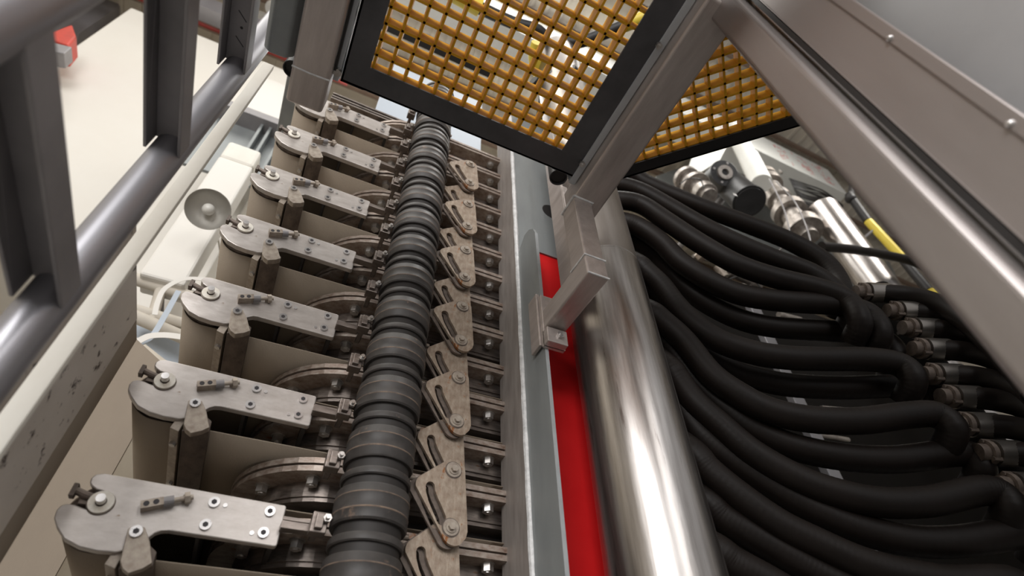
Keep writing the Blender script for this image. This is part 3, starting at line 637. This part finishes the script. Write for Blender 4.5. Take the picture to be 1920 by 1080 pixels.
# small lit clutter glimpsed between hoses
cl = [((1300, 480), (1400, 505), .02), ((1240, 405), (1330, 455), .016), ((1250, 420), (1345, 475), .012), ((1330, 520), (1430, 560), .022), ((1540, 765), (1600, 770), .02), ((1530, 815), (1590, 825), .02), ((1460, 590), (1500, 600), .03)]
for k, (p, q, r) in enumerate(cl):
    o = MB().cyl(aY(*p, 2.3), aY(*q, 2.3), r, 12).build('fitting_pipe', M['steelb']); tag(o, 'small steel pipe glimpsed between the hoses, %s' % ['under the third hose', 'uppermost beside the round pipe', 'second beside the round pipe', 'above the fourth hose', 'above the ninth hose', 'under the eighth hose', 'under the fourth hose'][k], 'pipe', 'fittings behind the hoses')
# rusty valve fittings between third and fourth hoses
t = empty('rusty_fitting', aY(1315, 485, 2.2), 'rusty orange brown pipe fitting between the third and fourth hoses', 'fitting')
MB().hexn(aY(1308, 485, 2.2), (.3, -1, .2), .05, .06).build('body', M['link'], t); MB().cyl(aY(1345, 500, 2.2), aY(1360, 520, 2.2), .04, 16).build('neck', M['clamp'], t)
t = empty('ball_valve', aY(1390, 520, 2.35), 'stainless ball valve with a ring lever between the third and fourth hoses', 'valve')
MB().cyl(aY(1355, 500, 2.35), aY(1425, 535, 2.35), .055, 24).cyl(aY(1365, 505, 2.35), aY(1372, 508, 2.35), .085, 24).cyl(aY(1405, 525, 2.35), aY(1412, 528, 2.35), .085, 24).build('body', M['steelb'], t, bev=.003)
MB().tube(spline([aY(1365, 525, 2.25), aY(1385, 518, 2.25), aY(1410, 522, 2.25), aY(1425, 538, 2.25)], 6), .009, 8).build('lever', M['castgrey'], t)

# big upright process pipe behind the hose ends
c = aY(1605, 480, 2.3); tp = aY(1568, 405, 2.3)
t = empty('process_pipe', c, 'wide satin steel pipe rising behind the manifold', 'pipe')
MB().cyl((c.x, c.y, 1.5), (c.x, c.y, tp.z-.02), .225, 56).build('pipe_body', M['pipe'], t); MB().sphere((c.x, c.y, tp.z-.02), .225, 40, 20, (1, 1, .35)).build('domed_end', M['pipe'], t)
# cable conduit crossing it
pts = [aY(1540, 462, 2.0), aY(1600, 468, 1.95), aY(1660, 478, 1.9), aY(1710, 490, 1.85), aY(1770, 515, 1.8)]
o = MB().tube(spline(pts, 8), .055, 16).build('rubber_hose', M['hose']); tag(o, 'thin black hose crossing in front of the wide satin pipe', 'hose')
# yellow and black sleeved pole
t = empty('striped_pole', aY(1600, 380, 2.1), 'yellow and black sleeved pole right of the wide satin pipe', 'pole')
PX = [(1592, 365), (1628, 415), (1690, 482), (1712, 510), (1742, 545), (1800, 605)]
seq = [(0, 1, 'black'), (1, 2, 'ypaint'), (2, 4, 'black'), (4, 5, 'ypaint')]
for a_, b_, mm in seq:
    MB().tube([aY(*PX[i], 2.1) for i in range(a_, b_+1)], .062, 18).build('sleeve', M[mm], t)
MB().sphere(aY(1595, 372, 2.1), .085, 16, 10).build('end_knob', M['black'], t)
MB().cyl(aY(1595, 372, 2.1), aY(1600, 335, 2.1), .055, 12).build('stay', M['black'], t)

# valve cluster right of the tube bracket
t = empty('valve_actuator', aY(1380, 340, 2.6), 'black cast pneumatic valve actuator with round end caps under the corner platform', 'actuator')
A = aY(1350, 330, 2.55); B = aY(1405, 378, 2.3)
dr = (B-A).normalized()
MB().cyl(A, B, .20, 40).cyl(B-dr*.05, B+dr*.0, .218, 40).cyl(B, B+dr*.018, .19, 40).build('cylinder_body', M['castgrey'], t, bev=.004)
E1 = aY(1350, 332, 2.4); n1 = Vector((-.25, -.75, -.45)).normalized()
MB().cyl(E1-n1*.1, E1+n1*.12, .195, 40).build('gear_case', M['castgrey'], t, bev=.006)
MB().ring(E1+n1*.115, E1+n1*.15, .105, .050, 28).build('port_ring', M['steelb'], t)
m = MB(); m.box(-.03, .03, -.001, 0, -.02, .02); m.v = [tuple(Vector(q)+aY(1378, 365, 2.26)) for q in m.v]; m.build('rating_label', M['screw'], t)
for k in range(4):
    a = k*PI/2+.5; e = n1.orthogonal().normalized(); f = n1.cross(e); MB().hexn(E1+n1*.12+(e*math.cos(a)+f*math.sin(a))*.155, n1, .018, .014).build('case_bolt', M['nut'], t)
t = empty('white_pipe', aY(1400, 280, 2.9), 'pale grey pipe running up behind the black actuator', 'pipe')
p, q = aY(1385, 262, 2.55), aY(1428, 345, 2.5); d = (q-p).normalized()
MB().cyl(p-d*.6, q, .15, 36).cyl(aY(1404, 296, 2.53), q, .162, 36).build('pipe_body', M['boxwhite'], t)
def flange_stack(name, p, q, rads, lab, cat, m='steelb'):
    t = empty(name, p, lab, cat); n = len(rads); ax = (q-p)
    for i, (a, b, r) in enumerate(rads):
        MB().cyl(p+ax*a, p+ax*b, r, 36).build(['pipe_body', 'flange', 'neck', 'flange', 'neck', 'flange', 'neck', 'flange'][i % 8], M[m], t, bev=.004)
    return t
p, q = aY(1428, 335, 2.7), aY(1518, 445, 2.5)
t = flange_stack('steel_valve', p, q, [(0, 1, .13), (.0, .06, .24), (.09, .17, .235), (.20, .34, .16), (.36, .42, .19), (.58, .65, .25), (.66, .80, .15), (.84, .93, .26)], 'stainless flanged valve assembly right of the black actuator', 'valve')
for k in range(5):
    a = k*PI/2.5; e = ax_ = (q-p).normalized().orthogonal(); f = (q-p).normalized().cross(e)
    MB().hexn(p+(q-p)*.02+(e*math.cos(a)+f*math.sin(a))*.205, (q-p), .022, .12).build('flange_bolt', M['nut'], t)
MB().box(-.04, .04, -.03, .03, -.05, .05)
for k, px in enumerate(([(1442, 335), (1465, 380), (1478, 420), (1482, 450)], [(1455, 340), (1490, 378), (1510, 420), (1520, 452)])):
    o = MB().tube(spline([aY(x, y, 2.3) for x, y in px], 6), .009, 10).build('thin_cable', M['lgrey']); tag(o, ['thin grey cable over the steel valve, left of the two', 'thin grey cable over the steel valve, right of the two'][k], 'cable', 'cables over the steel valve')
p, q = aY(1280, 330, 2.6), aY(1330, 370, 2.4)
t = flange_stack('small_valve', p, q, [(0, 1, .11), (.1, .2, .17), (.45, .55, .19), (.75, .9, .15)], 'small stainless valve left of the black actuator', 'valve')
MB().tube(spline([aY(1275, 345, 2.3), aY(1290, 335, 2.3), aY(1312, 337, 2.3), aY(1320, 352, 2.3)], 6), .009, 8).build('lever', M['castgrey'], t)
slab('steel_gusset', [(1280, 345), (1350, 300), (1370, 262), (1300, 290)], 2.65, .03, M['boxwhite'], 'pale steel gusset plate behind the small valve', 'plate')
# white box beam with red film printing
Yb = 2.75; p0 = aY(1430, 262, Yb); p1 = aY(1590, 365, Yb); zc = p1.z
t = empty('box_beam', (p1.x, Yb, zc), 'long white box beam with red printed film, behind the grating and valves', 'beam')
MB().box(-.6, p1.x, Yb, Yb+.55, zc, zc+.95).build('beam_body', M['boxwhite'], t, bev=.01)
m = MB(); rnd = random.Random(3)
for g, gx in enumerate((p1.x-.45, p1.x-1.0, p1.x-1.6, p1.x-2.9, p1.x-3.5)):
    for k in range(26):
        x = gx+rnd.uniform(-.17, .17); z = zc+.12+rnd.uniform(0, .7); ln = rnd.uniform(.03, .13)
        hz = rnd.random() < .5
        m.box(x, x+(ln if hz else .012), Yb-.002, Yb-.0005, z, z+(.012 if hz else ln))
m.build('film_print', M['redmark'], t)
m = MB()
for k in range(14):
    pts = [aY(1480+k*1.5, 335+k*3.2, 2.9), aY(1510, 345+k*3.3+rnd.uniform(-3, 3), 2.85), aY(1545, 358+k*2.8+rnd.uniform(-3, 3), 2.85), aY(1580, 385+k*1.6, 2.9)]
    m.tube(spline(pts, 5), .014, 8)
o = m.build('cable_bundle', M['black']); tag(o, 'bundle of black cables behind the steel valve', 'cables', kind='stuff')
t = empty('junction_box', aY(1545, 395, 2.45), 'grey junction box with a cyan sticker above the wide satin pipe', 'box')
c = aY(1545, 392, 2.45); MB().box(c.x-.09, c.x+.10, c.y, c.y+.15, c.z-.06, c.z+.07).build('box_body', M['lpipe'], t, bev=.01)
c = aY(1567, 400, 2.44); MB().box(c.x-.03, c.x+.05, c.y-.002, c.y+.005, c.z-.02, c.z+.02).build('sticker', M['cyan'], t)
o = slab('grey_back_plate', [(1230, 330), (1420, 262), (1560, 345), (1640, 430), (1700, 560), (1500, 560), (1230, 420)], 4.4, .05, M['colgrey'], 'grey green back plate behind the valve cluster', 'plate')

# ------------------------------------------------------------------ seen through the grating
o = MB().box(-2.2, 1.5, 3.2, 3.35, aY(860, 95, 3.2).z-.12, aY(860, 95, 3.2).z+.06).build('black_beam', M['black']); tag(o, 'black horizontal beam seen through the left half of the grating', 'beam')
def gp(x, y, z=4.6): return aZ(x, y, z)
t = empty('sleeved_hose', gp(905, 15), 'yellow then black sleeved hose above the middle of the grating', 'hose', 'yellow and black hoses above the grating')
MB().tube([gp(830, -25), gp(900, 15)], .07, 20).build('yellow_sleeve', M['ypaint'], t); MB().tube(spline([gp(900, 15), gp(960, 42), gp(1010, 58), gp(1025, 85)], 6), .05, 18).build('black_sleeve', M['black'], t)
t = empty('sleeved_hose', gp(1150, 60), 'black hose with yellow end near the right edge of the grating', 'hose', 'yellow and black hoses above the grating')
MB().tube(spline([gp(1045, 80), gp(1090, 78), gp(1140, 60), gp(1170, 48)], 6), .05, 18).build('black_sleeve', M['black'], t); MB().tube([gp(1170, 48), gp(1240, 20)], .055, 18).build('yellow_sleeve', M['ypaint'], t)
for k, pix in enumerate(([(1008, 80), (1002, 108), (1012, 140)], [(1058, 112), (1056, 140), (1052, 175)], [(1012, 140), (1022, 180), (1030, 215), (1040, 240)], [(1060, 170), (1045, 200), (1035, 225)])):
    t = empty('sleeved_hose', gp(*pix[0]), ['short yellow hose end hanging left above the grating', 'short yellow hose end hanging right above the grating', 'longer yellow hose running down toward the platform corner', 'yellow hose crossing behind the longer one by the corner'][k], 'hose', 'yellow and black hoses above the grating')
    pts = [gp(x, y, 4.3-.1*k) for x, y in pix]; MB().tube(spline(pts, 6), .05, 16).build('yellow_sleeve', M['ypaint'], t)
    MB().tube([pts[-1], pts[-1]+(pts[-1]-pts[-2]).normalized()*.18], .052, 16).build('black_sleeve', M['black'], t)
for k, pix in enumerate(([(1035, 130), (1045, 160), (1030, 190)], [(1070, 130), (1085, 150), (1075, 180), (1080, 210)], [(1000, 150), (1020, 175), (1015, 220)])):
    o = MB().tube(spline([gp(x, y, 4.0) for x, y in pix], 6), .045, 14).build('coupling_hose', M['castgrey']); tag(o, ['dark coupling hose above the grating, left of the yellow ends', 'dark coupling hose above the grating, right of the yellow ends', 'dark coupling hose above the grating, lowest of the three'][k], 'hose', 'dark hoses above the grating')

# ------------------------------------------------------------------ mounting arms that carry the fittings from what stands behind them
def mount(kind, p, ye, r=.022):
    t = next((o for o in COL.objects if o.name == kind), None)
    if t: MB().cyl(p, (p[0], ye, p[2]), r, 10).build('mounting_arm', M['lgrey'], t)
q = aY(1545, 392, 2.5); mount('junction_box', q, 4.42)
q = aY(1375, 350, 2.5); mount('valve_actuator', q, 4.42, .05)
q = aY(1640, 430, 2.1); mount('striped_pole', q, 4.42)
q = aY(120, 78, 4.7); mount('red_guard', q, 6.05, .05)
mount('grey_recess', (-1.3, 4.36, 5.8), 5.02, .04)
q = aY(300, 545, 3.5); mount('pipe_rack', (q.x, 3.5, q.z), 3.95, .03)
